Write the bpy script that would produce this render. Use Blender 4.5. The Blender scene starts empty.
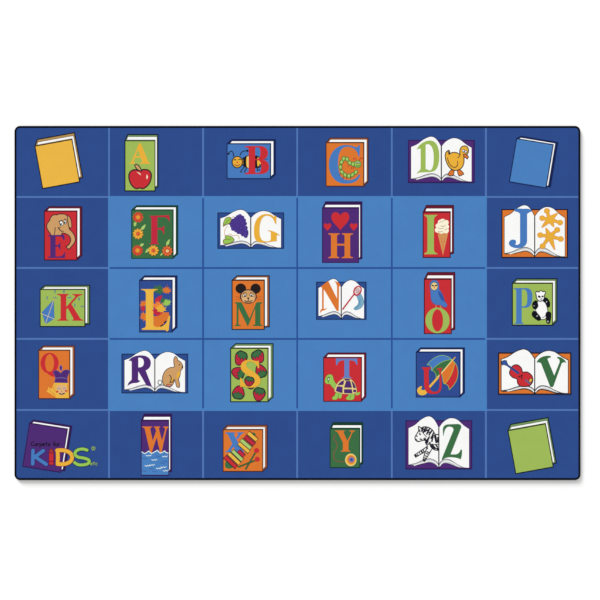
import bpy, math, random
from mathutils import Vector
from mathutils.geometry import tessellate_polygon
random.seed(4)
scn = bpy.context.scene
PX = 0.00625            # metres of rug per unit of the measured plan
TOP = 0.0185            # height of the pile surface
GAIN = 1.205             # light level on the floor: colours below are as seen, albedo = seen / GAIN

# ------------------------------------------------------------------ materials
SRGB = {
 'darkblue':(44,74,138),'lightblue':(73,127,189),'linelight':(80,117,179),'linedark':(43,80,148),
 'green':(156,184,88),'greenedge':(112,146,92),'orange':(217,117,46),'orangeedge':(168,98,62),
 'red':(198,45,52),'darkred':(104,24,46),'purple':(78,42,114),'darkpurple':(48,22,78),
 'yellow':(233,181,68),'yellowedge':(176,140,84),'gold':(232,174,58),'darkgreen':(58,108,66),'deepgreen':(22,58,46),
 'blue':(70,121,187),'wing':(52,84,158),'tan':(204,156,102),'tanlight':(222,176,124),'white':(247,247,245),
 'pagegrey':(196,198,200),'navy':(46,74,142),'darknavy':(20,32,78),'black':(16,16,26),'ink':(34,30,44),
 'brown':(120,78,48),'mousebrown':(36,26,26),'cream':(250,240,214),'paleblue':(176,212,230),'netblue':(84,146,178),
 'leafgreen':(150,196,84),'pink':(222,130,110),'crimson':(190,40,62),'palegreen':(168,200,110),'greyblue':(122,122,176),
 'amber':(240,160,60),'yarn':(112,92,64),'brownred':(150,60,50),'sand':(232,206,140),'mint':(236,246,240),'darkpink':(170,60,70),'umber':(74,38,34),'maroon':(68,16,32),'grape':(72,52,135),'grapelight':(88,68,156),'flame':(236,128,58),'dustyblue':(98,126,190)}
def lin(c):
    c/=255.0
    return c/12.92 if c<=0.04045 else ((c+0.055)/1.055)**2.4
MATS={}
def mat(n):
    if n in MATS: return MATS[n]
    m=bpy.data.materials.new('carpet_yarn_'+n); m.use_nodes=True
    nt=m.node_tree; N=nt.nodes; L=nt.links
    b=N['Principled BSDF']; b.inputs['Roughness'].default_value=0.95
    b.inputs['Specular IOR Level'].default_value=0.08
    tc=N.new('ShaderNodeTexCoord')
    n1=N.new('ShaderNodeTexNoise'); n1.inputs['Scale'].default_value=150; n1.inputs['Detail'].default_value=2
    n2=N.new('ShaderNodeTexNoise'); n2.inputs['Scale'].default_value=9; n2.inputs['Detail'].default_value=3
    for q in (n1,n2): L.new(tc.outputs['Object'],q.inputs['Vector'])
    r1=N.new('ShaderNodeMapRange'); r1.inputs['From Min'].default_value=.25; r1.inputs['From Max'].default_value=.75
    r1.inputs['To Min'].default_value=.95; r1.inputs['To Max'].default_value=1.05
    r2=N.new('ShaderNodeMapRange'); r2.inputs['From Min'].default_value=.3; r2.inputs['From Max'].default_value=.7
    r2.inputs['To Min'].default_value=.98; r2.inputs['To Max'].default_value=1.02
    L.new(n1.outputs['Fac'],r1.inputs['Value']); L.new(n2.outputs['Fac'],r2.inputs['Value'])
    mu=N.new('ShaderNodeMath'); mu.operation='MULTIPLY'
    L.new(r1.outputs[0],mu.inputs[0]); L.new(r2.outputs[0],mu.inputs[1])
    c=[lin(v)/GAIN for v in SRGB[n]]
    vm=N.new('ShaderNodeVectorMath'); vm.operation='SCALE'; vm.inputs[0].default_value=c
    L.new(mu.outputs[0],vm.inputs['Scale']); L.new(vm.outputs[0],b.inputs['Base Color'])
    bp=N.new('ShaderNodeBump'); bp.inputs['Strength'].default_value=.15; bp.inputs['Distance'].default_value=.0015
    n3=N.new('ShaderNodeTexNoise'); n3.inputs['Scale'].default_value=330; n3.inputs['Detail'].default_value=1
    L.new(tc.outputs['Object'],n3.inputs['Vector'])
    L.new(n3.outputs['Fac'],bp.inputs['Height']); L.new(bp.outputs[0],b.inputs['Normal'])
    MATS[n]=m; return m

# ------------------------------------------------------------------ 2D plan drawing
def parse(d, n=8):
    """small path language (M L C Q Z, absolute) -> list of loops"""
    import re
    tk=re.findall(r'[MLCQZ]|-?\d+\.?\d*',d); i=0; loops=[]; cur=[]; cmd=None
    def num():
        nonlocal i
        v=float(tk[i]); i+=1; return v
    while i<len(tk):
        if tk[i] in 'MLCQZ': cmd=tk[i]; i+=1
        if cmd=='Z':
            if cur: loops.append(cur); cur=[]
            continue
        if cmd=='M':
            if cur: loops.append(cur)
            cur=[(num(),num())]; cmd='L'
        elif cmd=='L': cur.append((num(),num()))
        elif cmd=='Q':
            a=cur[-1]; b=(num(),num()); c=(num(),num())
            for k in range(1,n+1):
                t=k/n; cur.append(tuple((1-t)**2*a[j]+2*t*(1-t)*b[j]+t*t*c[j] for j in (0,1)))
        elif cmd=='C':
            a=cur[-1]; b=(num(),num()); c=(num(),num()); e=(num(),num())
            for k in range(1,n+1):
                t=k/n; cur.append(tuple((1-t)**3*a[j]+3*t*(1-t)**2*b[j]+3*t*t*(1-t)*c[j]+t**3*e[j] for j in (0,1)))
    if cur: loops.append(cur)
    out=[]
    for l in loops:
        o=[]
        for p in l:
            if not o or abs(p[0]-o[-1][0])+abs(p[1]-o[-1][1])>1e-4: o.append(p)
        if len(o)>2 and abs(o[0][0]-o[-1][0])+abs(o[0][1]-o[-1][1])<1e-4: o.pop()
        out.append(o)
    return out
def smooth(pts, closed=False, n=5):
    m=len(pts); out=[]
    rng=range(m) if closed else range(m-1)
    for i in rng:
        if closed: p0,p1,p2,p3=pts[(i-1)%m],pts[i],pts[(i+1)%m],pts[(i+2)%m]
        else: p0,p1,p2,p3=pts[max(i-1,0)],pts[i],pts[i+1],pts[min(i+2,m-1)]
        for k in range(n):
            t=k/n
            out.append(tuple(.5*(2*p1[j]+(p2[j]-p0[j])*t+(2*p0[j]-5*p1[j]+4*p2[j]-p3[j])*t*t+(3*p1[j]-p0[j]-3*p2[j]+p3[j])*t**3) for j in (0,1)))
    if not closed: out.append(pts[-1])
    return out
STEP=1.3e-5; self_scale=True
class Ctx:
    """plan area: ox, oy, s map local units to the rug plan"""
    def __init__(s, ox, oy, sc): s.ox,s.oy,s.s=ox,oy,sc; s.z=TOP+0.0004
    def w(s,p): return ((s.ox+p[0]/s.s-300)*PX, (300-s.oy-p[1]/s.s)*PX)
class Art:
    """one printed area collected as one mesh, several yarn colours"""
    def __init__(s, c): s.c=c; s.v=[]; s.f=[]; s.m=[]; s.mats=[]
    def mi(s,col):
        if col not in s.mats: s.mats.append(col)
        return s.mats.index(col)
    def fill(s, loops, col):
        s.c.z+=STEP; z=s.c.z
        L=[[Vector((*s.c.w(p),0)) for p in l] for l in loops]
        base=len(s.v); flat=[p for l in L for p in l]
        tri=tessellate_polygon(L); k=s.mi(col)
        s.v+= [(p.x,p.y,z) for p in flat]
        for t in tri:
            a,b,c=[flat[i] for i in t]
            ar=(b.x-a.x)*(c.y-a.y)-(b.y-a.y)*(c.x-a.x)
            if abs(ar)<1e-12: continue
            t=list(t) if ar>0 else [t[0],t[2],t[1]]
            s.f.append([base+i for i in t]); s.m.append(k)
    def line(s, pts, w, col, closed=False):
        """ribbon of width w (number or list)"""
        s.c.z+=STEP; z=s.c.z
        if col=='ink' and self_scale: w=[q*1.45 for q in w] if isinstance(w,(list,tuple)) else w*1.45
        n=len(pts); ws=w if isinstance(w,(list,tuple)) else [w]*n
        if len(ws)!=n: ws=[ws[min(int(i*len(ws)/n),len(ws)-1)] for i in range(n)]
        Lf=[];Rt=[]
        for i,p in enumerate(pts):
            a=pts[(i-1)%n] if (closed or i>0) else p
            b=pts[(i+1)%n] if (closed or i<n-1) else p
            d1=Vector((p[0]-a[0],p[1]-a[1])); d2=Vector((b[0]-p[0],b[1]-p[1]))
            if d1.length<1e-6: d1=d2.copy()
            if d2.length<1e-6: d2=d1.copy()
            d1.normalize(); d2.normalize(); t=d1+d2
            if t.length<1e-3: t=d1
            t.normalize(); nn=Vector((-t.y,t.x)); k=min(1/max(abs(t.dot(d1)),.5),1.8)
            h=ws[i]*.5*k
            Lf.append((p[0]+nn.x*h,p[1]+nn.y*h)); Rt.append((p[0]-nn.x*h,p[1]-nn.y*h))
        base=len(s.v); kk=s.mi(col)
        for a,b in zip(Lf,Rt):
            s.v.append((*s.c.w(a),z)); s.v.append((*s.c.w(b),z))
        for i in range(n if closed else n-1):
            j=(i+1)%n
            s.f.append([base+2*i,base+2*j,base+2*j+1,base+2*i+1]); s.m.append(kk)
    def P(s, d, col, out=None, w=0):
        loops=parse(d) if isinstance(d,str) else [d]
        s.fill(loops,col)
        if out:
            for l in loops: s.line(l,w,out,True)
    def S(s, d, w, col, sm=False):
        if isinstance(d,str):
            for l in parse(d): s.line(smooth(l) if sm else l,w,col)
        else: s.line(smooth(d) if sm else d,w,col)
    def E(s, cx,cy,rx,ry,col,rot=0,out=None,w=0,n=20):
        a=math.radians(rot); pts=[]
        for k in range(n):
            t=2*math.pi*k/n; x=rx*math.cos(t); y=ry*math.sin(t)
            pts.append((cx+x*math.cos(a)-y*math.sin(a),cy+x*math.sin(a)+y*math.cos(a)))
        s.P(pts,col,out,w)
    def ring(s,cx,cy,rx,ry,ix,iy,col,n=36):
        lo=[[(cx+a*math.cos(2*math.pi*k/n),cy+b*math.sin(2*math.pi*k/n)) for k in range(n)] for a,b in ((rx,ry),(ix,iy))]
        s.fill(lo,col)
    def build(s,name,parent,label=None):
        me=bpy.data.meshes.new(name)
        ox,oy,oz=parent.get('_w',(0,0,0))
        me.from_pydata(s.v,[],s.f)
        for c in s.mats: me.materials.append(mat(c))
        for p,k in zip(me.polygons,s.m):
            p.material_index=k
        me.update()
        # faces all look upward
        fl=[p.index for p in me.polygons if p.normal.z<0]
        if fl:
            import bmesh
            bm=bmesh.new(); bm.from_mesh(me); bm.faces.ensure_lookup_table()
            bmesh.ops.reverse_faces(bm,faces=[bm.faces[i] for i in fl]); bm.to_mesh(me); bm.free()
        o=bpy.data.objects.new(name,me); scn.collection.objects.link(o); o.parent=parent
        if label: o['label']=label
        return o

# ------------------------------------------------------------------ the rug itself
rug=bpy.data.objects.new('rug',None); scn.collection.objects.link(rug)
rug['label']='blue rectangular classroom rug with black edging, printed with rows of colourful alphabet books'
rug['category']='rug'
X0,X1,Y0,Y1=14.3,580.6,125.8,480.2
def rrect(ins,r,n=8):
    x0,x1,y0,y1=X0+ins,X1-ins,Y0+ins,Y1-ins; pts=[]
    for cx,cy,a0 in ((x1-r,y0+r,-90),(x1-r,y1-r,0),(x0+r,y1-r,90),(x0+r,y0+r,180)):
        for k in range(n+1):
            a=math.radians(a0+90*k/n); pts.append((cx+r*math.cos(a),cy+r*math.sin(a)))
    return pts
plan=Ctx(0,0,1)
def wm(p): return plan.w(p)
# pile slab with its grid
me=bpy.data.meshes.new('pile'); loop=rrect(2.1,3.4); n=len(loop)
v=[(*wm(p),TOP-.0003) for p in loop]+[(*wm(p),0.0006) for p in loop]
f=[list(range(n))[::-1],list(range(n,2*n))]+[[i,(i+1)%n,n+(i+1)%n,n+i] for i in range(n)]
me.from_pydata(v,[],f); me.materials.append(mat('darkblue')); me.update()
import bmesh
bm=bmesh.new(); bm.from_mesh(me); bmesh.ops.recalc_face_normals(bm,faces=bm.faces); bm.to_mesh(me); bm.free()
pile=bpy.data.objects.new('pile',me); scn.collection.objects.link(pile); pile.parent=rug
pile['label']='dark blue pile with thin pale blue grid lines'
VX=[109.0,203.1,297.2,391.8,485.9]; HY=[197.0,268.0,338.9,410.0]
def rect(a,x0,y0,x1,y1,col): a.fill([[(x0,y0),(x1,y0),(x1,y1),(x0,y1)]],col)
plan.z=TOP; zg=[]
for x in VX: zg+=[(x-.9,128.0,x+.9,196.2),(x-.9,410.9,x+.9,478.0)]
for y in HY: zg+=[(16.6,y-.9,108.2,y+.9),(486.7,y-.9,578.2,y+.9)]
for q in zg:
    g=Art(plan); rect(g,*q,'linelight'); g.build('grid_line',pile)
p=Art(plan); rect(p,108,196,486.9,411,'lightblue')
for x in VX[1:4]: rect(p,x-.9,198,x+.9,408.3,'linedark')
xs=[109.8]+[q for x in VX[1:4] for q in (x-.9,x+.9)]+[485.2]
for y in HY[1:3]:
    for k in range(0,8,2): rect(p,xs[k],y-.9,xs[k+1],y+.9,'linedark')
panel=p.build('centre_panel',rug,'lighter blue centre panel with dark grid lines')
# serged black binding, a rounded cord swept round the edge
m=bpy.data.materials.new('black_binding'); m.use_nodes=True; nt=m.node_tree
b=nt.nodes['Principled BSDF']; b.inputs['Base Color'].default_value=(.002,.002,.004,1); b.inputs['Roughness'].default_value=.9
b.inputs['Specular IOR Level'].default_value=.02
tc=nt.nodes.new('ShaderNodeTexCoord'); nz=nt.nodes.new('ShaderNodeTexNoise'); nz.inputs['Scale'].default_value=260
bp=nt.nodes.new('ShaderNodeBump'); bp.inputs['Strength'].default_value=.5; bp.inputs['Distance'].default_value=.002
nt.links.new(tc.outputs['Object'],nz.inputs['Vector']); nt.links.new(nz.outputs['Fac'],bp.inputs['Height']); nt.links.new(bp.outputs[0],b.inputs['Normal'])
K=14; v=[]; f=[]; RW=1.32; RH=.0099
rings=[]
base=rrect(RW,4.2,10); cen=base; nb=len(base)
for i,pnt in enumerate(base):
    a=base[i-1]; c=base[(i+1)%nb]; t=Vector((c[0]-a[0],c[1]-a[1])).normalized(); nn=Vector((t.y,-t.x))
    for k in range(K):
        th=2*math.pi*k/K; d=math.cos(th)*RW
        x,y=wm((pnt[0]+nn.x*d,pnt[1]+nn.y*d)); v.append((x,y,RH+math.sin(th)*RH))
for i in range(nb):
    for k in range(K):
        j=(i+1)%nb; q=(k+1)%K; f.append([i*K+k,j*K+k,j*K+q,i*K+q])
me=bpy.data.meshes.new('binding'); me.from_pydata(v,[],f); me.materials.append(m); me.update()
bm=bmesh.new(); bm.from_mesh(me); bmesh.ops.recalc_face_normals(bm,faces=bm.faces); bm.to_mesh(me); bm.free()
for q in me.polygons: q.use_smooth=True
bd=bpy.data.objects.new('binding',me); scn.collection.objects.link(bd); bd.parent=rug; bd['label']='black bound edge with rounded corners'

# ------------------------------------------------------------------ books
def closed(c, TL, W, H, dx, dy, cov, edge, lab, rot=0, dark='black', fx=.64, fy=.68, lw=None, page='white', notch=False):
    lw=lw or 1.0*c.s
    a=math.radians(rot); U=(math.cos(a),math.sin(a)); V=(-math.sin(a),math.cos(a))
    q=lambda u,v:(TL[0]+u*U[0]+v*V[0],TL[1]+u*U[1]+v*V[1])
    A=Art(c); bd=.62*dy
    out=[q(0,0),q(dx,-dy),q(W+dx,-dy),q(W+dx,H-dy),q(W+.5*dx,H-.55*dy),q(W,H-.02*dy)]
    if notch: out=[q(0,0),q(dx,-dy),q(W+dx,-dy),q(W+dx,H-bd),q(W,H-bd+.1*dy)]
    A.P(out,edge,dark,lw)
    root=A.build('printed_book',rug,lab)
    A=Art(c); A.P([q(.62*dx,-.14*dy),q(dx,-fy*dy),q(W+fx*dx,-fy*dy),q(W+fx*dx,H-(1.1*dy if not notch else bd+.3*dy)),q(W+.1*dx,H-(.55*dy if not notch else bd+.05*dy)),q(W+.1*dx,-.14*dy)],page,dark,lw*.35)
    A.build('page_edges',root)
    A=Art(c); A.P([q(0,0),q(W,0),q(W,H),q(0,H)],cov,dark,lw*.9)
    A.build('front_cover',root)
    return root
def openb(c, x0,y0,x1,y1, cov, lab, lp=.34, dark='black', page='white'):
    W=x1-x0; H=y1-y0; q=lambda u,v:(x0+u*W,y0+v*H)
    lw=.95*c.s
    A=Art(c); A.P([q(0,0),q(1,0),q(1,1),q(0,1)],cov,dark,lw); root=A.build('printed_book',rug,lab)
    sp=.5
    LT=smooth([q(.035,.15),q(.13,.085),q(.23,-.03),q(.33,-.095),q(.40,-.07),q(.455,.02),q(sp,.14)])
    LB=smooth([q(sp,.92),q(.45,.835),q(.36,.79),q(.25,.825),q(.15,.885),q(.035,.92)])
    RT=smooth([q(sp,.14),q(.56,.03),q(.64,-.045),q(.71,-.06),q(.79,-.02),q(.88,.09),q(.965,.17)])
    RB=smooth([q(.965,.985),q(.88,.975),q(.78,.91),q(.68,.82),q(.60,.795),q(.545,.83),q(sp,.92)])
    # page blocks seen under the top sheets
    A=Art(c)
    A.P(smooth([q(.05,.93),q(.16,.925),q(.26,.895),q(.36,.87),q(.44,.91),q(sp,.985)])+[(x,y-.02*H) for x,y in LB[:-8]],'pagegrey',dark,lw*.75)
    A.P(smooth([q(sp,.985),q(.55,.91),q(.60,.885),q(.68,.91),q(.78,.965),q(.88,.99)])+[(x,y-.02*H) for x,y in RB[4:]],'pagegrey',dark,lw*.75)
    A.S([q(.12,.93),q(.25,.875),q(.36,.835),q(.45,.875),q(.49,.95)],lw*.9,'white',True)
    A.S([q(.51,.95),q(.55,.875),q(.61,.84),q(.70,.87),q(.82,.955)],lw*.9,'white',True)
    A.build('page_edges',root)
    A=Art(c); A.P(LT+LB[:-1]+[q(.035,.92)],page,dark,lw*.6); A.build('left_page',root)
    A=Art(c); A.P(RT+RB,page,dark,lw*.6)
    A.S([q(sp,.14),q(sp,.97)],lw*.75,'ink'); A.build('right_page',root)
    return root
def letter(c,root,d,col,name,holes=None):
    A=Art(c); A.P(d,col); return A.build('letter',root,name)

# --- corner books
c=Ctx(10,120,6); closed(c,(150,157),225,258,22,37,'yellow','yellowedge','plain yellow book tilted to the left in the top left corner',-10.3,fx=.6,fy=.55,notch=True)
c=Ctx(485,120,6); closed(c,(190,112),222,262,24,18,'lightblue','darknavy','plain light blue book tilted to the right in the top right corner',9.5,dark='darknavy',fx=.5,fy=.6,notch=True)
c=Ctx(485,407,6); closed(c,(138,142),228,262,22,34,'green','greenedge','plain green book tilted to the left in the bottom right corner',-10.3,fx=.6,fy=.55,notch=True)

# --- A apple
c=Ctx(105,120,6); r=closed(c,(120,125),180,300,17,37,'green','greenedge','tall green book with a yellow letter A above a red apple',fx=.72,fy=.66,notch=True)
letter(c,r,"M203 141 L216 141 L258 246 Q262 256 270 257 L270 263 L210 263 L210 257 Q226 256 222 246 L215 226 L180 226 L173 246 Q170 256 180 258 L180 263 L148 263 L148 257 Q158 254 163 243 Z M184 216 L211 216 L197 178 Z",'gold','yellow capital letter A')
a=Art(c); a.P("M205 305 C180 290 145 300 143 335 C143 380 170 410 192 413 C205 406 215 407 225 413 C255 405 280 370 278 330 C275 295 240 290 205 305Z",'red','ink',5)
a.S("M190 312 Q205 316 215 331",[2,5,6,3],'cream'); a.S("M250 328 Q256 340 250 354",[4,9,9,4],'cream')
a.P("M178 270 C195 258 212 280 220 307 L200 301 C190 295 182 285 178 270Z",'tan','ink',4); a.build('apple',r)

# --- B bee
c=Ctx(225,138,11.538); r=closed(c,(25,68),500,400,55,48,'blue','darknavy','wide blue book with a red letter B over a smiling bee',dark='darknavy')
a=Art(c)
a.E(310,275,118,74,'yellow',0,'ink',8)
a.P("M212 232 Q235 215 250 208 Q238 270 250 345 Q228 338 214 322 Q206 275 212 232Z",'black')
a.P("M345 206 Q362 208 378 216 Q362 275 378 335 Q362 345 345 346Z",'black')
a.P("M258 212 L276 206 L276 345 L258 343Z",'sand')
a.S("M400 240 L440 243 L492 246",[12,8,5],'black'); a.E(142,278,60,66,'gold',0,'ink',8)
a.S("M100 215 Q98 155 72 152 Q55 152 45 178",7,'ink'); a.E(40,182,15,11,'ink',-30)
a.S("M178 200 Q178 150 248 146",7,'ink'); a.E(258,148,15,13,'ink')
a.S("M102 258 Q115 238 130 256",7,'ink'); a.S("M155 254 Q170 236 182 254",7,'ink')
a.E(142,280,9,9,'red'); a.S("M108 300 Q142 342 176 298",8,'red'); a.S("M118 312 Q142 330 166 310",4,'ink')
a.S("M222 330 L205 355 L180 386 L192 402",7,'ink'); a.S("M252 340 L242 358 L225 388 L234 400",7,'ink'); a.S("M395 300 L410 330 L372 350 L372 372 Q395 380 405 360",6,'ink')
a.build('bee',r)
letter(c,r,"M228 94 L400 92 C460 92 495 125 495 172 C495 212 475 238 440 250 C485 262 508 290 508 335 C508 390 470 415 400 416 L228 418 L228 405 Q272 402 274 380 L274 130 Q272 108 228 106 Z M348 108 L380 108 C400 112 408 130 408 170 C408 215 398 235 375 240 L348 240Z M348 256 L385 257 C405 262 418 290 418 335 C418 385 402 402 380 402 L348 402Z",'red','red capital letter B')

# --- C caterpillar
c=Ctx(325,136,11.11); r=closed(c,(12,75),418,482,48,52,'orange','orangeedge','orange book with a blue letter C and a curled green caterpillar',dark='umber',fx=.72)
letter(c,r,"M388 103 L383 228 L372 228 C362 165 320 120 250 120 C180 120 145 180 145 300 C145 420 180 490 250 490 C320 490 355 470 378 425 L392 432 C375 500 320 530 225 530 C110 530 42 430 42 315 C42 195 120 100 230 100 C290 100 320 118 345 125 C360 128 368 115 372 103 Z",'blue','blue capital letter C')
a=Art(c)
for x,y in ((330,430),(290,462),(245,470),(205,458),(170,425),(265,330),(298,352),(322,350),(205,470)): a.S([(x,y-10),(x-8,y+14)],6,'darkred')
for x,y,rt in ((342,402,35),(305,430,25),(265,443,0),(222,432,-20),(188,400,-30),(172,345,0),(183,290,20),(208,252,10),(245,258,-25),(275,298,-30),(312,312,0)):
    a.E(x,y,19,26,'leafgreen',rt,'darkgreen',7); a.E(x-2,y-2,8,13,'palegreen',rt)
a.E(362,312,38,40,'leafgreen',0,'darkgreen',6)
a.E(350,298,10,9,'cream',0,'ink',3); a.E(376,298,10,9,'cream',0,'ink',3); a.E(350,300,4,4,'ink'); a.E(376,300,4,4,'ink'); a.S("M344 326 Q362 345 384 324",5,'ink')
a.S("M345 270 Q342 240 318 248 L316 262",6,'red'); a.S("M382 272 Q390 238 412 240 L416 258",6,'red')
a.build('caterpillar',r)

# --- D duck
c=Ctx(405,134,8); r=openb(c,28,52,553,387,'purple','open book on purple covers with a green letter D and a yellow duck',dark='darkpurple')
letter(c,r,"M92 128 C110 85 150 55 200 52 C250 52 276 105 274 185 C272 265 250 302 200 305 L130 308 Q105 308 90 322 C100 300 125 290 125 275 L125 118 Q105 115 92 128Z M165 85 C200 70 228 100 230 180 C231 240 222 285 200 292 L165 280Z",'green','green capital letter D')
a=Art(c)
a.P('M372 285 L392 292 Q394 318 384 334 Q372 330 362 336 Q352 330 342 330 Q348 305 372 285Z','orange','ink',4); a.P('M418 290 L436 284 Q462 298 470 322 Q458 324 452 332 Q444 328 434 338 Q420 318 418 290Z','orange','ink',4)
a.P("M352 165 C370 145 400 140 425 155 L440 165 C432 130 445 95 475 95 C505 95 512 125 505 150 L495 168 C475 172 470 185 472 205 C475 255 450 292 400 292 C360 290 330 240 322 190 C318 160 325 140 350 130 C362 140 358 155 352 165Z",'gold','ink',5)
a.S("M340 190 C345 240 375 268 400 268 C420 262 426 240 420 215",4,'ink'); a.S("M440 165 C438 178 430 188 418 190",4,'ink'); a.S("M345 135 L350 160 L356 138",5,'ink')
a.E(467,135,10,12,'white',0,'ink',3); a.E(487,142,9,12,'white',0,'ink',3); a.E(469,138,4,4,'ink'); a.E(488,145,4,4,'ink')
a.P("M466 164 Q480 155 506 178 Q508 190 498 200 Q488 190 470 184Z",'orange','ink',4); a.build('duck',r)

# --- E elephant
c=Ctx(42,204,10.34); r=closed(c,(25,75),335,503,50,46,'red','darkred','red book with a tan elephant head above a purple letter E',dark='maroon',fx=.62)
a=Art(c)
a.P("M262 122 C290 120 306 165 308 232 C306 252 290 252 280 240 C272 210 262 170 255 140Z",'tan','ink',5)
a.P("M98 330 C80 290 50 270 48 230 C46 195 80 180 82 160 C90 120 125 102 150 114 C170 98 240 95 262 122 C262 170 270 210 285 262 C320 290 345 330 345 370 C340 410 310 430 288 460 L270 468 L248 440 C275 430 300 400 296 362 C290 325 260 305 210 300 L195 330 Z",'tan','ink',6)
a.S("M125 325 C130 300 138 270 135 240",5,'ink'); a.S("M165 240 C175 262 200 290 225 282",6,'ink'); a.S("M170 252 L190 240",5,'ink')
a.E(200,200,18,26,'white',-15,'ink',4); a.E(238,186,12,22,'white',-15,'ink',4); a.E(197,208,8,12,'deepgreen'); a.E(236,192,7,11,'deepgreen'); a.S("M172 185 Q190 168 214 172",5,'ink'); a.S("M228 160 Q244 148 254 168",4,'ink')
a.build('elephant',r)
letter(c,r,"M60 322 L228 318 L235 372 L222 372 C215 345 200 335 175 335 L140 335 L140 425 L160 425 Q178 420 183 398 L190 398 L190 475 L183 475 Q178 445 160 440 L140 440 L140 542 L175 542 C205 542 222 530 230 500 L240 500 L236 557 L60 557 L60 547 Q86 545 86 530 L86 350 Q86 334 60 332Z",'purple','purple capital letter E')

# --- F flowers
c=Ctx(130,203,10.53); r=closed(c,(18,75),435,508,50,46,'darkgreen','deepgreen','dark green book with a red letter F and five orange flowers',dark='deepgreen',fx=.62)
letter(c,r,"M205 135 L412 128 L420 190 L408 190 C400 160 385 148 345 148 L288 150 L288 262 L320 262 Q350 258 352 240 L360 240 L360 328 L352 328 Q345 290 320 280 L288 280 L288 410 Q288 424 305 427 L305 434 L205 434 L205 427 Q225 424 225 408 L225 165 Q225 146 205 142 Z",'crimson','red capital letter F')
def leafshape(a,x0,y0,x1,y1,w,col='leafgreen',out=None,lw=0):
    dx,dy=x1-x0,y1-y0; l=math.hypot(dx,dy); nx,ny=-dy/l*w,dx/l*w
    a.P(smooth([(x0,y0),(x0+dx*.3+nx,y0+dy*.3+ny),(x0+dx*.65+nx*.8,y0+dy*.65+ny*.8),(x1,y1),(x0+dx*.65-nx*.8,y0+dy*.65-ny*.8),(x0+dx*.3-nx,y0+dy*.3-ny)],True),col,out,lw)
for i,(x,y,kk,lf) in enumerate(((85,150,0,(58,200,48,248)),(85,325,1,(118,285,165,225)),(80,500,0,(105,450,148,430)),(247,500,1,(205,480,162,525)),(393,505,2,(385,450,418,380)))):
    a=Art(c); leafshape(a,*lf,15,'palegreen')
    if i==4: leafshape(a,345,530,318,556,9,'palegreen')
    pc,cc=(('red','gold'),('gold','orange'),('orange','sand'))[kk]
    for k in range(10):
        t=2*math.pi*k/10+.2*i
        a.E(x+38*math.cos(t),y+38*math.sin(t),18,12,pc,math.degrees(t),('orange','orange','red')[kk],3,n=12)
        a.E(x+27*math.cos(t),y+27*math.sin(t),9,3,('orange','yellow','crimson')[kk],math.degrees(t),n=8)
    a.E(x,y,19,19,cc,0,('orange','red','red')[kk],4); a.E(x,y,8,8,('orange','crimson','yellow')[kk]); a.build('flower',r)

# --- G grapes
c=Ctx(215,205,8.333); r=openb(c,24,66,572,361,'darkblue','open book on dark blue covers with purple grapes and a yellow letter G',dark='darknavy')
a=Art(c)
a.S("M105 175 C70 210 75 245 90 262",5,'tan'); a.S("M110 250 C130 225 135 260 160 255 C190 245 205 265 200 285",5,'tan'); a.S("M130 110 L160 95",5,'tan')
P=[(130,152),(150,130),(172,115),(190,100),(208,92),(228,105),(142,175),(160,160),(180,145),(202,135),(222,130),(242,128),(150,198),(170,190),(190,175),(212,165),(235,155),(250,155),(175,210),(198,205),(220,195),(243,185),(256,190),(195,225),(215,228),(236,218),(258,215),(232,245),(252,240),(262,240),(256,258),(262,225)]
a.P([(130,152),(205,95),(240,125),(258,240),(235,235),(150,200)],'grape')
for x,y in P: a.E(x,y,17,17,'grape',n=12)
for x,y in P[::2]: a.E(x-4,y-4,6,6,'grapelight',n=10)
a.P("M68 178 C70 125 90 100 118 100 C140 105 138 140 118 155 C100 160 85 165 68 178Z",'leafgreen','brown',5); a.S("M75 170 L120 115",4,'brown')
a.P("M70 302 C65 290 80 282 92 285 C75 265 90 245 110 258 C140 255 155 280 160 290 C150 315 110 330 75 322 C68 315 66 308 70 302Z",'leafgreen','brown',5); a.S("M92 285 L135 285",4,'brown')
a.build('grapes',r)
letter(c,r,"M497 90 L510 90 L510 155 L500 155 C490 110 465 88 432 88 C395 88 375 125 370 195 C367 260 380 300 420 303 C450 303 465 300 465 280 L465 235 C465 220 455 218 442 216 L442 210 C470 212 510 225 540 252 L538 258 C525 245 515 245 514 260 L514 300 L470 305 C440 312 400 314 370 310 C330 305 322 260 325 195 C330 120 370 75 430 75 C460 75 480 85 490 100 Z",'gold','yellow capital letter G')

# --- H hearts
c=Ctx(295,195,6); r=closed(c,(165,79),217,326,19,38,'purple','darkpurple','tall purple book with red hearts above an orange letter H',dark='darkpurple',fy=.55,fx=.5,notch=True)
letter(c,r,"M200 230 L267 230 L267 236 Q252 238 252 248 L252 292 L297 292 L297 248 Q297 238 282 236 L282 230 L348 230 L348 236 Q331 238 331 248 L331 362 Q331 371 347 373 L347 379 L280 379 L280 373 Q297 371 297 362 L297 304 L252 304 L252 362 Q252 371 266 373 L266 379 L200 379 L200 373 Q216 371 216 362 L216 248 Q216 238 200 236Z",'orange','orange capital letter H')
for x,y,s in ((272,155,1),(195,192,.42),(352,192,.42)):
    a=Art(c)
    pts=[(x+px*s,y+py*s) for px,py in parse("M0 58 C-15 30 -54 10 -54 -22 C-54 -58 -15 -62 0 -32 C15 -62 54 -58 54 -22 C54 10 15 30 0 58Z",10)[0]]
    a.P(pts,'red'); a.build('heart',r)

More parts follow.
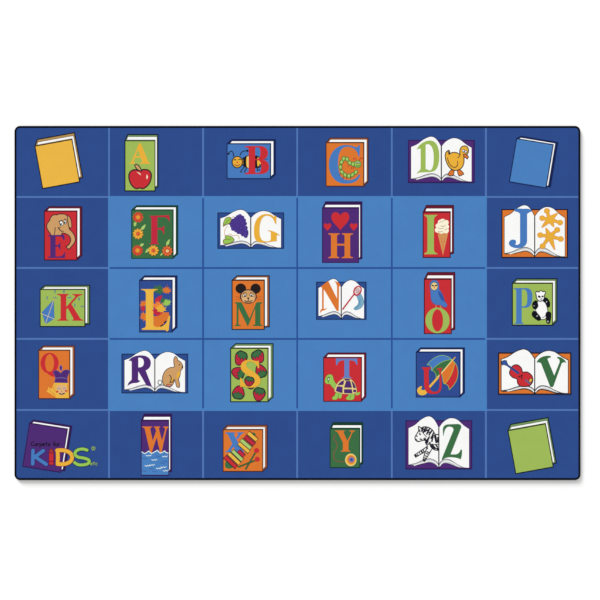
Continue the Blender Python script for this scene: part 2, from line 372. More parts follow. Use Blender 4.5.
# --- I ice cream
c=Ctx(420,203,10.53); r=closed(c,(33,98),285,475,35,72,'red','darkred','narrow red book with a green letter I beside an ice cream cone',dark='maroon',fx=.55,fy=.58,notch=True)
letter(c,r,"M45 125 L182 125 L180 133 Q148 145 147 175 L147 490 Q148 522 182 530 L182 540 L45 540 L45 530 Q78 522 78 490 L78 175 Q78 145 45 133Z",'green','green capital letter I')
a=Art(c); a.P([(182,305),(298,305),(242,552)],'tan','orange',3)
for k in range(5): a.S([(195+22*k,312),(236+3*k,520-40*abs(k-2))],4,'orange'); a.S([(188+9*k,335+38*k),(292-10*k,335+38*k)],3,'orange')
for x,y,rx,ry in ((185,285,30,28),(225,300,28,24),(272,290,32,30),(195,240,32,26),(245,262,42,40),(278,250,28,28),(215,205,28,30),(240,190,30,24),(278,205,24,26),(240,225,40,28)): a.E(x,y,rx,ry,'cream',0)
for d in ("M205 205 Q222 190 240 205","M240 185 Q258 190 262 178","M190 262 Q225 280 252 262","M215 240 Q250 255 272 232","M185 295 Q215 312 240 296","M258 285 Q280 280 285 262"): a.S(d,4,'yarn')
a.build('ice_cream',r)

# --- J jacks
c=Ctx(500,203,8.571); r=openb(c,17,57,577,466,'orange','open book on orange covers with a blue letter J and two yellow jacks')
letter(c,r,"M126 50 Q150 46 200 50 Q250 46 268 60 L276 72 Q250 78 232 94 L232 320 C232 365 200 387 150 387 C105 387 76 368 76 345 C78 320 100 308 125 315 C142 322 142 340 130 354 C138 362 162 362 172 340 L172 95 Q165 78 132 74 Q120 60 126 50Z",'blue','blue capital letter J')
for cx,cy,balls,pts in ((425,140,((402,68),(362,130),(515,168)),((494,88),(358,210),(462,205))),(425,285,((345,275),(365,370),(520,308),(490,230)),((393,215),(468,400)))):
    a=Art(c)
    for rep,(col,ex) in enumerate((('orange',7),('gold',0))):
        for x,y in balls: a.S([(cx,cy),((cx+x)/2,(cy+y)/2),(x,y)],[34+ex,24+ex,16+ex],col); a.E(x,y,22+ex/2,20+ex/2,col)
        for x,y in pts: a.S([(cx,cy),((cx+x)/2,(cy+y)/2),(x,y)],[44+ex,28+ex,4+ex],col)
        a.E(cx,cy,26,24,col)
    a.build('jack',r)

# --- K kite
c=Ctx(37,282,10.91); r=closed(c,(35,82),487,402,52,45,'green','greenedge','wide green book with a red letter K and a blue kite',fx=.55,fy=.6,notch=True)
a=Art(c)
for x,y,k in ((110,175,0),(195,105,0),(295,105,1),(195,170,2),(355,170,2),(460,185,1),(410,255,0),(495,265,2)):
    d=[[(x-6,y-18),(x+8,y-8),(x-4,y+5),(x+6,y+18)],[(x+10,y-16),(x-8,y-4),(x+6,y+4),(x-8,y+18)],[(x-20,y-3),(x-6,y+6),(x+4,y-4),(x+20,y+8)]][k]
    a.S(d,6,'wing',True); a.build('squiggle',r); a=Art(c)
a.P([(182,195),(188,400),(92,458),(55,330)],'blue','wing',3); a.S([(182,195),(92,458)],5,'sand'); a.S([(38,340),(190,405)],5,'sand'); a.S([(182,195),(192,172)],5,'pink'); a.build('kite',r)
letter(c,r,"M218 130 L345 130 L345 140 Q320 142 320 165 L320 270 L415 165 Q425 148 385 140 L385 132 L495 132 L495 140 Q460 148 440 165 L375 240 L470 395 Q485 412 510 414 L510 422 L385 422 L385 414 Q405 410 395 392 L335 285 L320 300 L320 395 Q320 412 345 414 L345 422 L218 422 L218 414 Q258 412 258 390 L258 165 Q258 142 218 140Z",'red','red capital letter K')

# --- L leaves
c=Ctx(137,274,10); r=closed(c,(25,65),325,515,50,46,'navy','darknavy','dark blue book with a yellow letter L among autumn leaves',dark='darknavy',fx=.62)
MAPLE=[(0,-1),(.13,-.58),(.42,-.74),(.34,-.33),(.9,-.48),(.66,-.12),(1,.1),(.5,.25),(.55,.6),(.15,.42),(.05,.62),(-.05,.62),(-.15,.42),(-.55,.6),(-.5,.25),(-1,.1),(-.66,-.12),(-.9,-.48),(-.34,-.33),(-.42,-.74),(-.13,-.58)]
def maple(a,cx,cy,R,col,rot=0,n=5,depth=.5):
    t=math.radians(rot); c_,s_=math.cos(t),math.sin(t)
    a.P([(cx+R*(x*c_-y*s_),cy+R*(x*s_+y*c_)) for x,y in MAPLE],col)
lv=[('leaf',215,160,66,'darkgreen',20,5,.75),('leaf',66,300,44,'orange',-40,4,.5),('leaf',62,345,34,'crimson',-90,4,.5),('leaf',72,425,52,'orange',-110,5,.5),('leaf',265,270,40,'darkgreen',0,4,.7),('leaf',296,165,50,'orange',8,4,.58),('leaf',300,290,48,'leafgreen',-25,4,.52)]
for nm,x,y,R,col,rot,n,dp in lv:
    a=Art(c); maple(a,x,y,R,col,rot,n,dp)
    if col in('orange',) and x>200: a.S([(298,140),(303,102)],5,'brownred')
    a.build('leaf',r)
a=Art(c); leafshape(a,180,285,252,215,22,'crimson'); a.build('leaf',r)
letter(c,r,"M40 150 L207 150 L207 158 Q165 162 165 190 L165 500 Q165 525 200 527 C270 530 305 500 310 415 L332 418 L318 555 Q312 576 290 573 L290 560 L48 558 L48 545 Q88 540 88 515 L88 190 Q85 162 40 158Z",'yellow','yellow capital letter L')
for x,y,R,col,rot,n,dp in ((210,320,60,'flame',0,5,.45),(205,385,62,'crimson',30,6,.5),(240,350,58,'gold',10,6,.45)):
    a=Art(c); maple(a,x,y,R,col,rot,n,dp); a.build('leaf',r)
a=Art(c); a.P("M166 420 C190 425 225 420 240 400 C262 380 300 378 322 388 C322 440 285 490 245 520 C215 535 180 535 168 515Z",'orange'); a.S("M232 526 L262 505",8,'ink'); a.S("M270 490 L292 470",8,'ink'); a.build('leaf',r)

# --- M mouse
c=Ctx(229,274,10.34); r=closed(c,(32,65),332,508,52,46,'orange','orangeedge','orange book with a mouse face peeking over a green letter M',fx=.62,notch=True)
letter(c,r,"M58 292 L130 292 L212 460 L285 292 L344 292 L344 302 Q325 305 325 320 L325 510 Q325 528 346 530 L346 538 L245 538 L245 530 Q270 528 270 510 L270 355 L200 535 L192 540 L98 350 L98 512 Q98 528 125 532 L125 538 L52 538 L52 532 Q78 528 78 512 L78 318 Q75 304 58 302Z",'darkgreen','green capital letter M')
a=Art(c)
for sx in (-1,1):
    for dy in (-8,14): a.S([(200+sx*75,250+dy*.5),(200+sx*135,245+dy*1.6)],4,'brownred')
a.E(122,150,55,52,'mousebrown'); a.E(275,152,53,52,'mousebrown')
a.E(200,232,82,70,'tan',0,'ink',7); a.E(172,262,38,30,'tanlight'); a.E(228,262,38,30,'tanlight')
a.E(162,222,22,13,'cream',-18,'ink',4); a.E(236,220,22,13,'cream',18,'ink',4); a.E(164,226,10,8,'ink'); a.E(234,224,10,8,'ink')
a.S("M138 205 Q160 180 182 200",6,'brown'); a.S("M218 198 Q240 178 262 202",6,'brown')
a.P("M182 244 L216 244 L200 266Z",'black'); a.S("M200 264 L200 278",5,'ink'); a.S("M158 272 Q178 290 200 278 Q222 290 244 270",6,'ink'); a.build('mouse',r)

# --- N net
c=Ctx(314,275,11.11); r=openb(c,28,80,578,492,'darkblue','small open book on dark blue covers with an orange letter N and a butterfly net',dark='darknavy')
letter(c,r,"M72 130 L158 65 L256 262 L256 130 Q250 85 222 65 L260 78 Q290 88 296 125 L278 125 L274 405 L250 395 L118 172 L108 162 L108 375 Q125 378 147 366 Q130 392 100 395 Q80 400 70 428 Q60 390 90 375 L90 142 Z",'orange','orange capital letter N')
a=Art(c); cl=smooth([(488,205),(512,255),(524,305),(500,352),(445,378)],False,5); wd=[26,27,28,28,28,29,29,29,29,29,29,29,28,27,26,25,23,21,18,14,8]
Lw=[];Rw=[]
for i,(x,y) in enumerate(cl):
    p0=cl[max(i-1,0)]; p1=cl[min(i+1,len(cl)-1)]; l=math.hypot(p1[0]-p0[0],p1[1]-p0[1]); nx,ny=-(p1[1]-p0[1])/l,(p1[0]-p0[0])/l
    Lw.append((x+nx*wd[i],y+ny*wd[i])); Rw.append((x-nx*wd[i],y-ny*wd[i]))
a.P(Lw+Rw[::-1],'paleblue','netblue',4)
for i in range(0,len(cl)-3): a.S([Lw[i],Rw[i+3]],4,'netblue'); a.S([Rw[i],Lw[i+3]],4,'netblue')
a.E(483,175,44,60,'crimson',28); a.E(484,174,29,44,'white',28)
for k in range(-3,4): a.S([(484+k*9-14,174-34),(484+k*7+12,174+34)],3,'darkpink'); a.S([(456,174+k*10+6),(512,174+k*10-8)],2.5,'darkpink')
a.S([(316,384),(445,212)],[15,13],'crimson'); a.build('net',r)

# --- O owl
c=Ctx(421,270,9.09); r=closed(c,(30,85),245,493,32,62,'red','darkred','narrow red book with a blue owl standing on a green letter O',dark='maroon',fx=.55,fy=.6,notch=True)
a=Art(c)
a.S("M140 310 L135 340 L125 348",6,'tan'); a.S("M178 312 L178 338 L190 346",6,'tan'); a.S("M135 340 L148 346",5,'tan')
a.P("M80 150 C78 110 95 92 122 92 C155 92 168 120 162 175 C190 200 205 240 215 285 L240 318 L232 338 L200 335 L182 318 C150 322 115 315 98 285 C82 250 92 200 80 150Z",'blue','wing',4)
a.P("M155 190 C185 200 210 240 215 290 C190 285 160 250 155 190Z",'wing'); a.E(120,148,32,36,'sand',0,'brown',4)
a.S("M96 138 L116 144",8,'ink'); a.S("M124 144 L146 138",8,'ink'); a.P("M112 152 L128 152 L120 172Z",'orange'); a.build('owl',r)
a=Art(c); a.ring(150,458,110,117,50,101,'green'); a.build('letter',r,'green capital letter O')

# --- P panda
c=Ctx(510,276,11.54); r=closed(c,(28,85),462,482,50,52,'green','greenedge','green book with a blue letter P and a black and white panda',fx=.6,fy=.6)
letter(c,r,"M42 140 L190 140 C235 142 258 170 258 240 C258 320 235 367 175 367 L135 364 L135 520 Q135 545 160 547 L160 555 L45 555 L45 547 Q72 545 72 520 L72 175 Q72 150 42 150Z M135 155 L165 155 C190 160 200 190 200 250 C200 320 190 346 160 350 L135 350Z",'blue','blue capital letter P')
a=Art(c)
a.P(smooth([(320,295),(360,280),(400,300),(425,350),(438,420),(430,470),(395,500),(350,495),(318,440),(292,385),(310,350)],True),'white','ink',6)
a.P(smooth([(300,280),(262,305),(256,350),(272,378),(300,385),(326,350),(318,305)],True),'black')
a.P(smooth([(395,250),(430,255),(460,300),(462,345),(445,365),(425,350),(412,318),(380,290)],True),'black')
a.P(smooth([(290,395),(255,420),(255,460),(290,495),(330,518),(358,502),(350,468),(318,430)],True),'black')
a.P(smooth([(430,410),(470,420),(475,470),(462,540),(440,552),(418,535),(415,480),(410,440)],True),'black')
a.P("M302 215 C292 205 292 185 308 178 C322 180 325 188 335 185 C345 165 365 165 378 182 C390 172 412 178 410 195 C408 208 400 210 398 220 C400 260 385 290 352 292 C320 290 300 260 302 215Z",'white','ink',7)
a.E(337,238,18,12,'ink',25); a.E(376,236,15,10,'ink',-20); a.E(360,262,9,5,'ink'); a.S("M345 272 Q358 282 372 272",4,'ink')
a.E(312,462,10,6,'pagegrey',-40); a.E(422,298,10,6,'pagegrey',-50); a.E(438,525,9,9,'pagegrey'); a.E(285,398,12,6,'pagegrey',20); a.E(278,345,7,5,'pagegrey')
a.S("M420 430 Q410 475 370 480",4,'ink'); a.build('panda',r)

# --- Q queen
c=Ctx(36,343,10.17); r=closed(c,(28,75),315,490,48,45,'orange','orangeedge','orange book with a red letter Q and a queen in a purple crown',dark='umber',fx=.62)
A_=Art(c); A_.ring(138,205,92,105,45,92,'red'); A_.P("M95 285 Q150 355 205 342 L205 305 Q165 310 150 292Z",'red'); A_.build('letter',r,'red capital letter Q')
a=Art(c)
a.P("M185 405 L330 405 L335 560 L205 560 C190 530 165 545 150 520 C130 500 110 505 105 485 C130 490 115 455 130 445 C140 470 165 470 170 440 Z",'yellow')
a.S("M130 455 Q140 500 165 505 Q180 515 200 535",5,'orange'); a.S('M105 490 Q150 530 190 528',4,'orange'); a.S('M175 445 Q178 480 200 500',5,'orange'); a.S('M150 478 Q165 500 190 512',4,'tan'); a.S('M195 420 Q190 460 205 478',4,'tan'); a.S('M318 420 Q330 460 322 505',5,'orange')
a.P("M210 432 C240 420 300 420 312 440 C322 490 300 530 262 532 C225 530 205 490 210 432Z",'tanlight')
a.S("M215 470 Q232 448 248 468",5,'blue'); a.S("M272 468 Q288 446 302 466",5,'blue'); a.E(216,495,11,11,'red'); a.E(305,487,10,10,'red'); a.S("M236 512 Q262 530 292 508",7,'ink'); a.S("M262 478 L258 494 L268 496",3,'brown')
a.P("M188 400 C200 370 205 345 175 300 C180 270 225 270 252 312 C270 270 320 262 340 285 C335 320 305 345 322 405 Z",'purple','wing',4)
a.S("M205 360 Q255 345 312 362",5,'greyblue'); a.P("M253 222 L268 245 L262 275 L252 282 L243 270 L238 245Z",'purple','greyblue',4); a.build('queen',r)

# --- R rabbit
c=Ctx(120,346,8.571); r=openb(c,17,70,580,402,'darkblue','open book on dark blue covers with a purple letter R and a brown rabbit',dark='darknavy')
letter(c,r,"M73 130 C85 100 130 80 180 80 C237 80 267 110 264 150 C262 185 242 200 220 210 L272 342 Q250 347 225 335 L157 217 L155 280 Q155 300 175 295 Q165 318 120 318 Q90 320 63 344 Q70 310 95 295 Q100 290 100 275 L100 140 Q100 120 73 130Z M157 100 C185 97 205 110 205 140 C205 170 190 184 157 184Z",'purple','purple capital letter R')
a=Art(c); a.E(342,312,17,20,'white',0,'ink',4)
a.P("M468 178 C455 130 460 98 475 90 C490 95 495 110 496 125 C515 128 535 150 538 175 C540 195 525 205 518 212 C520 240 510 270 500 285 C510 310 515 335 508 355 C490 360 480 345 478 320 L470 285 C465 310 455 330 440 345 C410 355 375 345 368 320 C352 270 375 200 430 185 C450 180 460 182 468 178Z",'tan','ink',4)
a.P("M515 212 C518 245 508 270 492 280 C480 270 485 240 500 222Z",'gold'); a.P("M440 265 C458 280 462 300 445 320 C435 310 438 290 440 265Z",'gold')
a.S("M420 250 C440 255 448 290 428 310 C445 320 462 300 460 285",5,'ink'); a.S("M477 108 C480 120 484 130 485 145",5,'pink'); a.E(510,160,5,6,'ink'); a.E(535,182,6,8,'ink'); a.P("M400 330 C420 322 450 330 440 345 L405 348Z",'pink','ink',3); a.build('rabbit',r)

# --- S strawberries
c=Ctx(227,341,9.524); r=closed(c,(35,70),355,508,48,44,'green','greenedge','green book with a yellow letter S among red strawberries',fx=.58,fy=.6)
def berry(x,y,w,h,ang):
    a=Art(c); t=math.radians(ang); q=lambda px,py:(x+px*w*math.cos(t)-py*h*math.sin(t),y+px*w*math.sin(t)+py*h*math.cos(t))
    body=smooth([q(-.95,-.3),q(-.6,-.9),q(0,-1.0),q(.6,-.9),q(.95,-.3),q(.75,.4),q(.3,.95),q(-.3,.95),q(-.75,.4)],True)
    a.P(body,'crimson','ink',6)
    a.P([q(-.92,-.25),q(-.62,-.86),q(0,-.97),q(.62,-.86),q(.92,-.25),q(.62,-.32),q(.5,.1),q(.25,-.2),q(0,.18),q(-.25,-.2),q(-.5,.1),q(-.62,-.32)],'darkgreen','ink',3)
    for px,py in ((-.4,.35),(.1,.4),(.45,.3),(-.1,.7),(.25,.72)): a.E(*q(px,py),4,3,'ink',n=6)
    a.build('strawberry',r)
for b_ in ((130,165,60,68,25),(297,150,62,62,-30),(105,303,60,60,-100+210),(322,285,54,62,160),(110,490,60,62,190),(305,508,60,62,10),(228,445,28,10,0)): berry(*b_)
letter(c,r,"M302 185 L307 258 L295 258 C285 225 260 195 225 195 C190 195 175 215 185 240 C200 275 300 300 318 360 C328 412 290 445 225 445 C185 445 160 425 145 437 L128 440 L123 352 L138 352 C150 400 180 422 215 422 C250 422 265 400 255 375 C240 340 147 318 132 260 C120 212 160 178 215 178 C250 178 270 192 285 192 Z",'gold','yellow capital letter S')
berry(212,385,48,44,12)

# --- T turtle
c=Ctx(320,350,11.11); r=closed(c,(40,85),420,485,50,52,'red','darkred','red book with a blue letter T above a green turtle with purple shell',dark='maroon',fx=.62)
letter(c,r,"M175 93 L415 93 L415 165 L403 165 C398 125 375 115 325 115 L325 280 Q328 305 365 312 L232 312 Q268 305 270 280 L270 115 C220 115 200 130 190 168 L178 168Z",'dustyblue','blue capital letter T')
a=Art(c)
a.P("M175 470 L212 478 C215 500 200 510 198 520 C205 550 165 562 140 550 C128 535 140 515 160 510Z",'leafgreen','darkgreen',3)
a.P("M205 478 L245 480 C245 505 245 530 225 540 C205 540 195 525 205 510Z",'leafgreen','darkgreen',3)
a.P("M300 490 L380 482 C390 510 385 545 360 555 C330 560 290 555 288 540 C290 520 310 515 318 500Z",'leafgreen','darkgreen',3); a.S("M325 540 L345 505",5,'darkgreen')
a.P("M390 470 C415 485 430 460 445 468 C448 495 425 508 395 502Z",'leafgreen')
a.P("M60 310 C75 270 115 255 140 285 C150 310 145 325 165 355 L195 400 L168 445 C140 420 125 395 105 375 C85 385 55 375 52 345Z",'leafgreen','darkgreen',3)
a.E(95,318,9,20,'mint',20,'ink',4); a.S("M78 320 L100 305",5,'ink'); a.S("M88 340 L96 360",5,'ink')
a.P("M160 460 C165 380 220 315 300 310 C370 315 410 390 410 475 C380 495 290 492 260 488 C220 485 185 475 160 460Z",'sand','darkgreen',3)
for d in ("M200 390 C215 365 240 345 265 338 L258 385 Z","M280 388 L292 345 L335 348 L352 418 L270 415Z","M178 452 L192 405 L248 410 L248 475 C225 472 200 465 178 452Z","M268 438 L352 438 L358 480 L270 478Z","M352 345 C375 365 390 395 395 422 L370 418 Z","M372 440 L398 445 L400 468 L370 465Z","M275 322 Q300 316 330 326 L330 338 L276 336Z"):
    a.P(d,'purple','ink',3)
a.build('turtle',r)

# --- U umbrella
c=Ctx(413,344,10.71); r=closed(c,(35,88),468,480,48,46,'navy','darknavy','dark blue square book with a red letter U and a striped umbrella',dark='darknavy',fx=.6)
a=Art(c)
a.P("M150 222 C180 180 240 130 300 122 C350 120 395 140 415 165 C340 180 250 225 215 285 C195 285 190 262 200 250 C185 228 165 222 150 222Z",'blue','leafgreen',5)
a.P("M200 285 C250 215 340 165 420 168 L300 310 L245 360 C255 320 225 280 200 285Z",'darkgreen','leafgreen',5)
a.P("M425 175 L298 310 C315 330 320 370 322 400 C325 425 340 430 345 425 C400 360 435 280 448 200Z",'orange','leafgreen',5)
a.P("M445 195 C475 230 490 290 478 350 C465 410 430 455 385 492 C392 460 370 435 345 425 C400 360 440 280 445 195Z",'red','leafgreen',5)
a.S("M455 138 L420 178",[8,14,22],'yellow'); a.S("M425 172 L180 455",[10,14],'sand'); a.S("M268 358 L175 462",24,'yellow')
a.P("M45 490 C50 465 75 450 98 452 C95 470 85 478 90 488 C105 500 125 488 140 490 L152 520 C140 545 110 552 85 548 C60 545 42 520 45 490Z",'yellow'); a.build('umbrella',r)
letter(c,r,"M95 248 L195 248 L195 262 Q168 265 168 290 L170 430 C172 490 200 515 240 512 C275 508 285 480 285 430 L282 300 Q280 275 255 270 L255 262 L312 253 L314 265 Q300 270 302 290 L306 440 C308 502 285 536 220 536 C150 536 122 502 120 440 L118 295 Q115 268 95 262Z",'red','red capital letter U')

# --- V violin
c=Ctx(496,345,7.692); r=openb(c,20,62,575,378,'orange','open book on orange covers with a red violin and a green letter V',dark='ink')
a=Art(c)
a.P(smooth([(108,195),(130,160),(165,153),(195,178),(205,208),(240,208),(275,235),(283,275),(262,310),(225,320),(185,315),(165,290),(160,262),(130,250),(106,225)],True),'red','ink',5)
a.P("M262 255 L282 262 L270 290 L250 280Z",'yellow','ink',3); a.S("M225 268 L262 298",12,'greyblue'); a.S("M222 266 L264 300",3,'ink')
a.S("M82 152 L175 218",[14,20],'wing'); a.S("M86 150 L180 222",3,'ink'); a.P("M45 125 L62 118 L80 120 L84 135 L92 150 L78 158 L62 150 L48 155 L42 142Z",'wing','ink',3)
a.S("M172 250 Q185 232 200 240",5,'ink'); a.S("M200 262 Q190 240 205 228",5,'ink'); a.build('violin',r)
letter(c,r,"M312 135 C325 95 370 78 420 84 L420 98 Q390 98 398 115 L448 235 L490 130 Q490 105 470 102 L472 90 C500 90 530 108 541 138 Q520 126 505 142 L442 316 Q430 332 415 318 L350 150 Q345 128 312 135Z",'darkgreen','green capital letter V')

# --- bottom left logo book
c=Ctx(20,415,7.066); r=closed(c,(68,58),270,308,27,26,'purple','darkpurple','purple book tilted to the right with the maker\'s name across it',9.0,dark='darkpurple',fx=.5,fy=.62,notch=True)
c.z+=STEP*2
# the front cover leans: lower left corner
a=Art(c)
def strokes(a,x,y,s,gl,w,col):
    G={'C':["M9 2 Q1 0 0 8 Q0 16 9 14"],'a':["M7 8 Q0 6 0 11 Q1 16 7 13","M7 7 L7 15"],'r':["M0 7 L0 15","M0 10 Q3 6 7 8"],'p':["M0 7 L0 20","M0 8 Q7 6 7 11 Q6 16 0 14"],
       'e':["M0 11 L7 10 Q6 6 3 7 Q0 8 0 12 Q2 16 7 14"],'t':["M3 2 L3 15","M0 6 L7 6"],'s':["M7 7 Q1 6 1 9 Q2 11 6 11 Q8 15 0 15"],'f':["M7 1 Q3 0 3 5 L3 15","M0 8 L6 8"],'o':["M4 7 Q0 7 0 11 Q0 15 4 15 Q8 15 8 11 Q8 7 4 7"],
       'c':["M7 8 Q1 6 0 11 Q1 16 7 14"]}
    for ch in gl:
        if ch==' ': x+=9*s; continue
        for d in G[ch]:
            pts=[(x+px*s,y+py*s) for px,py in parse(d,5)[0]]; a.line(pts,w,col)
        x+={'C':11,'a':9.6,'r':8.6,'p':9.4,'e':9.4,'t':8.6,'s':9.4,'f':8,'o':10,'c':9}[ch]*s
    return x
xw=strokes(a,80,187,2.08,'Carpets',5.6,'black'); a.build('small_word',r,'first small black word above the large coloured letters')
a=Art(c); strokes(a,xw+16,187,2.08,'for',5.6,'black'); a.build('small_word',r,'second small black word above the large coloured letters')
a=Art(c); 
def bold(a,pl,w,col,oc='darknavy'):
    for l in pl: a.line(l,w+6,oc)
    for l in pl:
        for e in (l[0],l[-1]): a.E(e[0],e[1],(w+6)/2,(w+6)/2,oc,n=14)
    for l in pl:
        a.line(l,w,col)
        for e in (l[0],l[-1]): a.E(e[0],e[1],w/2,w/2,col,n=14)
bold(a,[[(92,250),(90,345)],[(165,252),(100,300)],[(108,296),(185,348)]],25,'blue'); a.build('letter',r,'light blue capital letter K')
a=Art(c); a.P("M205 262 L213 242 Q221 234 229 242 L238 262 L238 352 L205 352Z",'red','darkred',4); a.S("M205 268 L238 268",5,'darkred'); a.S("M205 328 L238 328",5,'darkred'); a.P("M208 262 L221 240 L235 262Z",'brownred'); a.build('crayon',r,'red crayon standing for the letter I')
a=Art(c); 
D=parse("M262 250 C320 242 370 262 368 300 C365 340 320 352 266 346",12)[0]
bold(a,[[(266,250),(268,300),(266,346)],D],26,'gold','brownred'); a.line([(266,240),(268,300),(266,356)],24,'gold'); a.build('letter',r,'yellow capital letter D')
a=Art(c)
Sp=smooth([(474,248),(440,240),(402,250),(388,275),(408,296),(450,304),(486,318),(482,342),(445,352),(410,350),(386,336)],False,6)
bold(a,[Sp],21,'leafgreen','deepgreen'); a.build('letter',r,'green capital letter S')
a=Art(c); strokes(a,498,325,2.0,'etc',4.2,'green'); a.build('small_word',r,'small green word after the letter S'); a=Art(c); a.line([(519+13*math.cos(t*.5236),236+13*math.sin(t*.5236)) for t in range(12)],3.6,'green',True)
a.S("M515 244 L515 229 Q525 230 523 235 Q520 237 515 237 L524 244",3,'green'); a.build('registered_mark',r)

# --- W water
c=Ctx(138,410,8.824); r=closed(c,(30,95),240,480,25,58,'purple','darkpurple','narrow purple book with an orange letter W standing in blue waves',dark='darkpurple',fx=.6,fy=.62,notch=True)
letter(c,r,"M35 145 L125 145 L125 152 Q105 155 108 168 L130 270 L160 185 L152 160 Q150 152 140 152 L140 145 L195 145 L195 152 Q182 155 186 170 L212 270 L238 175 Q242 155 222 152 L222 145 L268 145 L268 155 Q255 160 250 180 L208 375 L195 380 L165 240 L120 380 L108 378 L60 170 Q55 152 35 152Z",'orange','orange capital letter W')
a=Art(c); cr=[(32,368),(50,380),(62,385),(80,372),(95,362),(108,375),(120,384),(145,370),(172,355),(185,372),(198,380),(218,372),(235,360),(248,375),(268,380)]
a.P(cr+[(268,572),(32,572)],'lightblue'); a.line(cr,7,'mint')
for x,y in ((95,402),(238,410),(145,440),(85,492),(125,485),(185,515),(225,505),(245,535)): a.S([(x-26,y-3),(x-12,y+5),(x,y-4),(x+10,y+4),(x+24,y-6)],5,'mint')
for x,y in ((60,430),(180,410),(240,455),(55,540),(150,545),(215,470),(120,520)): a.S([(x-22,y),(x-8,y-5),(x+6,y+3),(x+20,y-3)],4,'wing')
a.build('water',r)

# --- X xylophone
c=Ctx(220,421,11.32); r=closed(c,(35,98),448,472,50,50,'orange','orangeedge','orange book with a blue letter X and a striped xylophone with two mallets',dark='umber',fx=.55,fy=.6)
letter(c,r,"M60 128 L172 128 L172 137 Q152 142 162 160 L255 330 Q262 344 275 345 L275 354 L158 354 L158 345 Q180 342 170 325 L95 165 Q82 142 60 137Z",'blue','blue capital letter X')
a=Art(c); a.P("M190 128 L272 128 L272 136 Q245 140 232 160 L205 205 L180 195 L200 165 Q212 140 190 136Z M150 240 L172 270 L130 322 Q122 345 140 346 L140 352 L58 352 L58 346 Q85 338 100 318Z",'blue'); a.build('letter_stroke',r)
a=Art(c); a.P(smooth([(65,460),(60,520),(100,540),(140,530),(150,500),(110,460)],True),'darkgreen'); a.E(382,150,24,18,'darkgreen',30)
cols=['red','yellow','palegreen','crimson','yellow','palegreen','crimson','yellow']
cen=[(120,465),(160,425),(197,390),(240,368),(270,300),(293,262),(335,222),(368,175)]
for i,((x,y),col) in enumerate(zip(cen,cols)):
    h=(88,84,76,42,76,72,68,64)[i]; d=Vector((.72,.69)) if i<4 else Vector((.76,.65)); nn=Vector((d.y,-d.x)); wd=20
    for ex,cl,o in ((0,'ink',(5,5)),(0,col,(0,0))):
        hw=wd-2+(9 if cl=='ink' else 0)
        pts=[(x+d.x*sx*(h+(4 if cl=='ink' else 0))+nn.x*sy*hw,y+d.y*sx*(h+(4 if cl=='ink' else 0))+nn.y*sy*hw) for sx,sy in ((-1,-1),(1,-1),(1,1),(-1,1))]
        a.P(pts,cl)
a.build('xylophone',r)
for (p0,p1) in (((410,340),(288,550)),((418,438),(205,522))):
    a=Art(c); a.S([p0,p1],[17,19],'deepgreen'); a.S([p0,p1],[9,10],'darkgreen'); a.E(p0[0]+4,p0[1]-6,29,28,'red'); a.build('mallet',r)

# --- Y yo-yo
c=Ctx(326,420,12); r=closed(c,(50,105),355,465,35,74,'darkgreen','deepgreen','small dark green book with an orange letter Y and a round yo-yo',dark='deepgreen',fx=.62,fy=.6,notch=True)
a=Art(c); a.S([(115,170),(92,225),(125,270),(130,330),(92,400),(98,460),(140,495),(240,500)],15,'yarn',True); a.build('string',r)
letter(c,r,"M108 125 L225 125 L225 133 Q205 138 212 152 L255 250 L302 160 Q310 138 280 133 L280 125 L347 125 L347 133 Q325 140 315 158 L270 265 L270 350 Q270 368 292 370 L292 379 L178 379 L178 370 Q202 368 202 350 L202 270 L145 158 Q132 135 108 133Z",'orange','orange capital letter Y')
a=Art(c); a.E(298,478,69,76,'sand'); a.E(300,478,60,66,'yellow'); a.E(302,476,46,50,'orange'); a.E(306,476,32,32,'greyblue'); a.E(306,476,17,17,'navy'); a.build('yo_yo',r)

# --- Z zebra
c=Ctx(403,413,8.333); r=openb(c,25,65,572,465,'purple','open book on purple covers with a striped zebra and a green letter Z',dark='darkpurple')
a=Art(c)
for d in ("M130 108 L158 135 L150 160","M128 110 L130 150 C120 165 112 180 102 195 C95 215 105 235 125 238 C145 238 160 225 185 228","M158 128 C170 108 190 115 205 118 C235 125 255 150 262 170","M185 228 C195 250 205 262 200 280 L95 350 L105 368 L195 315","M205 275 L180 340 L165 395 L180 402 L215 345 L240 300","M262 170 C270 185 285 180 295 178","M225 262 C230 290 250 305 275 310 L297 310"): a.S(d,5.5,'ink')
for d,w in (("M150 120 L175 138",7),("M170 112 L160 150",8),("M190 112 L168 168",9),("M205 115 L182 160",7),("M225 125 L195 180",9),("M245 140 L215 185",9),("M258 160 L232 215",9),("M190 150 L215 138",7),("M205 165 L235 155",6),("M265 180 L280 250",13),("M250 185 L240 240",9),("M180 205 L195 235",8),("M170 212 L182 228",6),("M215 205 L185 250",9),("M210 235 L190 262",8),("M225 262 L258 300",10),("M240 262 L272 300",11),("M282 290 L295 312",12),("M272 262 L288 285",9),("M165 300 L175 322",7),("M148 308 L158 332",6),("M195 282 L205 300",8),("M100 348 L112 368",13),("M135 322 L140 338",6),("M190 335 L208 342",7),("M182 355 L200 362",6),("M172 385 L182 402",12),("M132 170 L148 178",7),("M108 190 L122 195",6),("M140 135 L138 160",6),("M138 215 L160 222",7),("M105 225 L115 215",5)): a.S(d,w,'ink')
a.E(142,178,5,6,'ink')
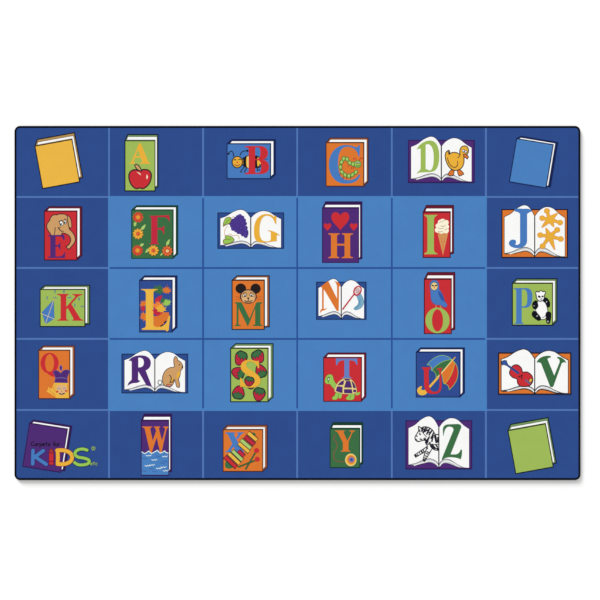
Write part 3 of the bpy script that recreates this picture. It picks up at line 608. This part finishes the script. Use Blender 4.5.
for d,w in (("M205 262 C222 250 240 262 262 262 C275 262 285 262 296 258",4),("M160 150 Q175 185 200 200",4),("M222 190 L205 235",7),("M270 175 L262 205",8),("M288 200 L292 245",7),("M118 345 L128 358",8),("M155 318 L168 336",7),("M178 372 L192 380",7),("M198 322 L218 330",7),("M102 210 Q110 232 128 234",4),("M228 240 L212 262",7)): a.S(d,w,'ink')
a.build('zebra',r)
letter(c,r,"M333 128 Q340 100 370 95 L455 92 Q487 92 485 118 L395 345 L440 345 Q470 340 480 305 L490 305 Q494 350 480 385 Q440 365 380 368 Q340 372 328 394 L323 382 L420 145 Q425 115 385 112 Q350 115 342 165 L336 195 Q330 150 333 128Z",'darkgreen','green capital letter Z')

# ------------------------------------------------------------------ backdrop
m=bpy.data.materials.new('white_backdrop'); m.use_nodes=True; nt=m.node_tree
b=nt.nodes['Principled BSDF']; b.inputs['Base Color'].default_value=(.9,.9,.895,1); b.inputs['Roughness'].default_value=.9; b.inputs['Specular IOR Level'].default_value=.05
me=bpy.data.meshes.new('ground'); S=20; me.from_pydata([(-S,-S,0),(S,-S,0),(S,S,0),(-S,S,0)],[],[[0,1,2,3]]); me.materials.append(m)
gr=bpy.data.objects.new('ground',me); scn.collection.objects.link(gr); gr['kind']='structure'; gr['label']='plain seamless white studio floor'

# ------------------------------------------------------------------ light: low soft key from upper left, white studio fill
w=bpy.data.worlds.new('World'); scn.world=w; w.use_nodes=True
bg=w.node_tree.nodes['Background']; bg.inputs[0].default_value=(1,1,1,1); bg.inputs[1].default_value=.70
sl=bpy.data.lights.new('key_lamp','SUN'); sl.energy=5.0; sl.angle=math.radians(34)
so=bpy.data.objects.new('key_lamp',sl); scn.collection.objects.link(so)
el=math.radians(19); d=Vector((.53,-.85,0)).normalized()*math.cos(el); d.z=-math.sin(el)
so.rotation_euler=d.to_track_quat('-Z','Y').to_euler()

# ------------------------------------------------------------------ camera
cd=bpy.data.cameras.new('camera'); cam=bpy.data.objects.new('camera',cd); scn.collection.objects.link(cam)
D=10.0; cam.location=(0,0,TOP+D); cd.sensor_width=36; cd.lens=36*D/(600*PX); cd.clip_end=100
scn.camera=cam
scn.render.resolution_x=1024; scn.render.resolution_y=1024
scn.render.engine='CYCLES'; scn.cycles.filter_width=2.2
vs=scn.view_settings; vs.view_transform='Standard'; vs.look='None'; vs.exposure=0; vs.gamma=1
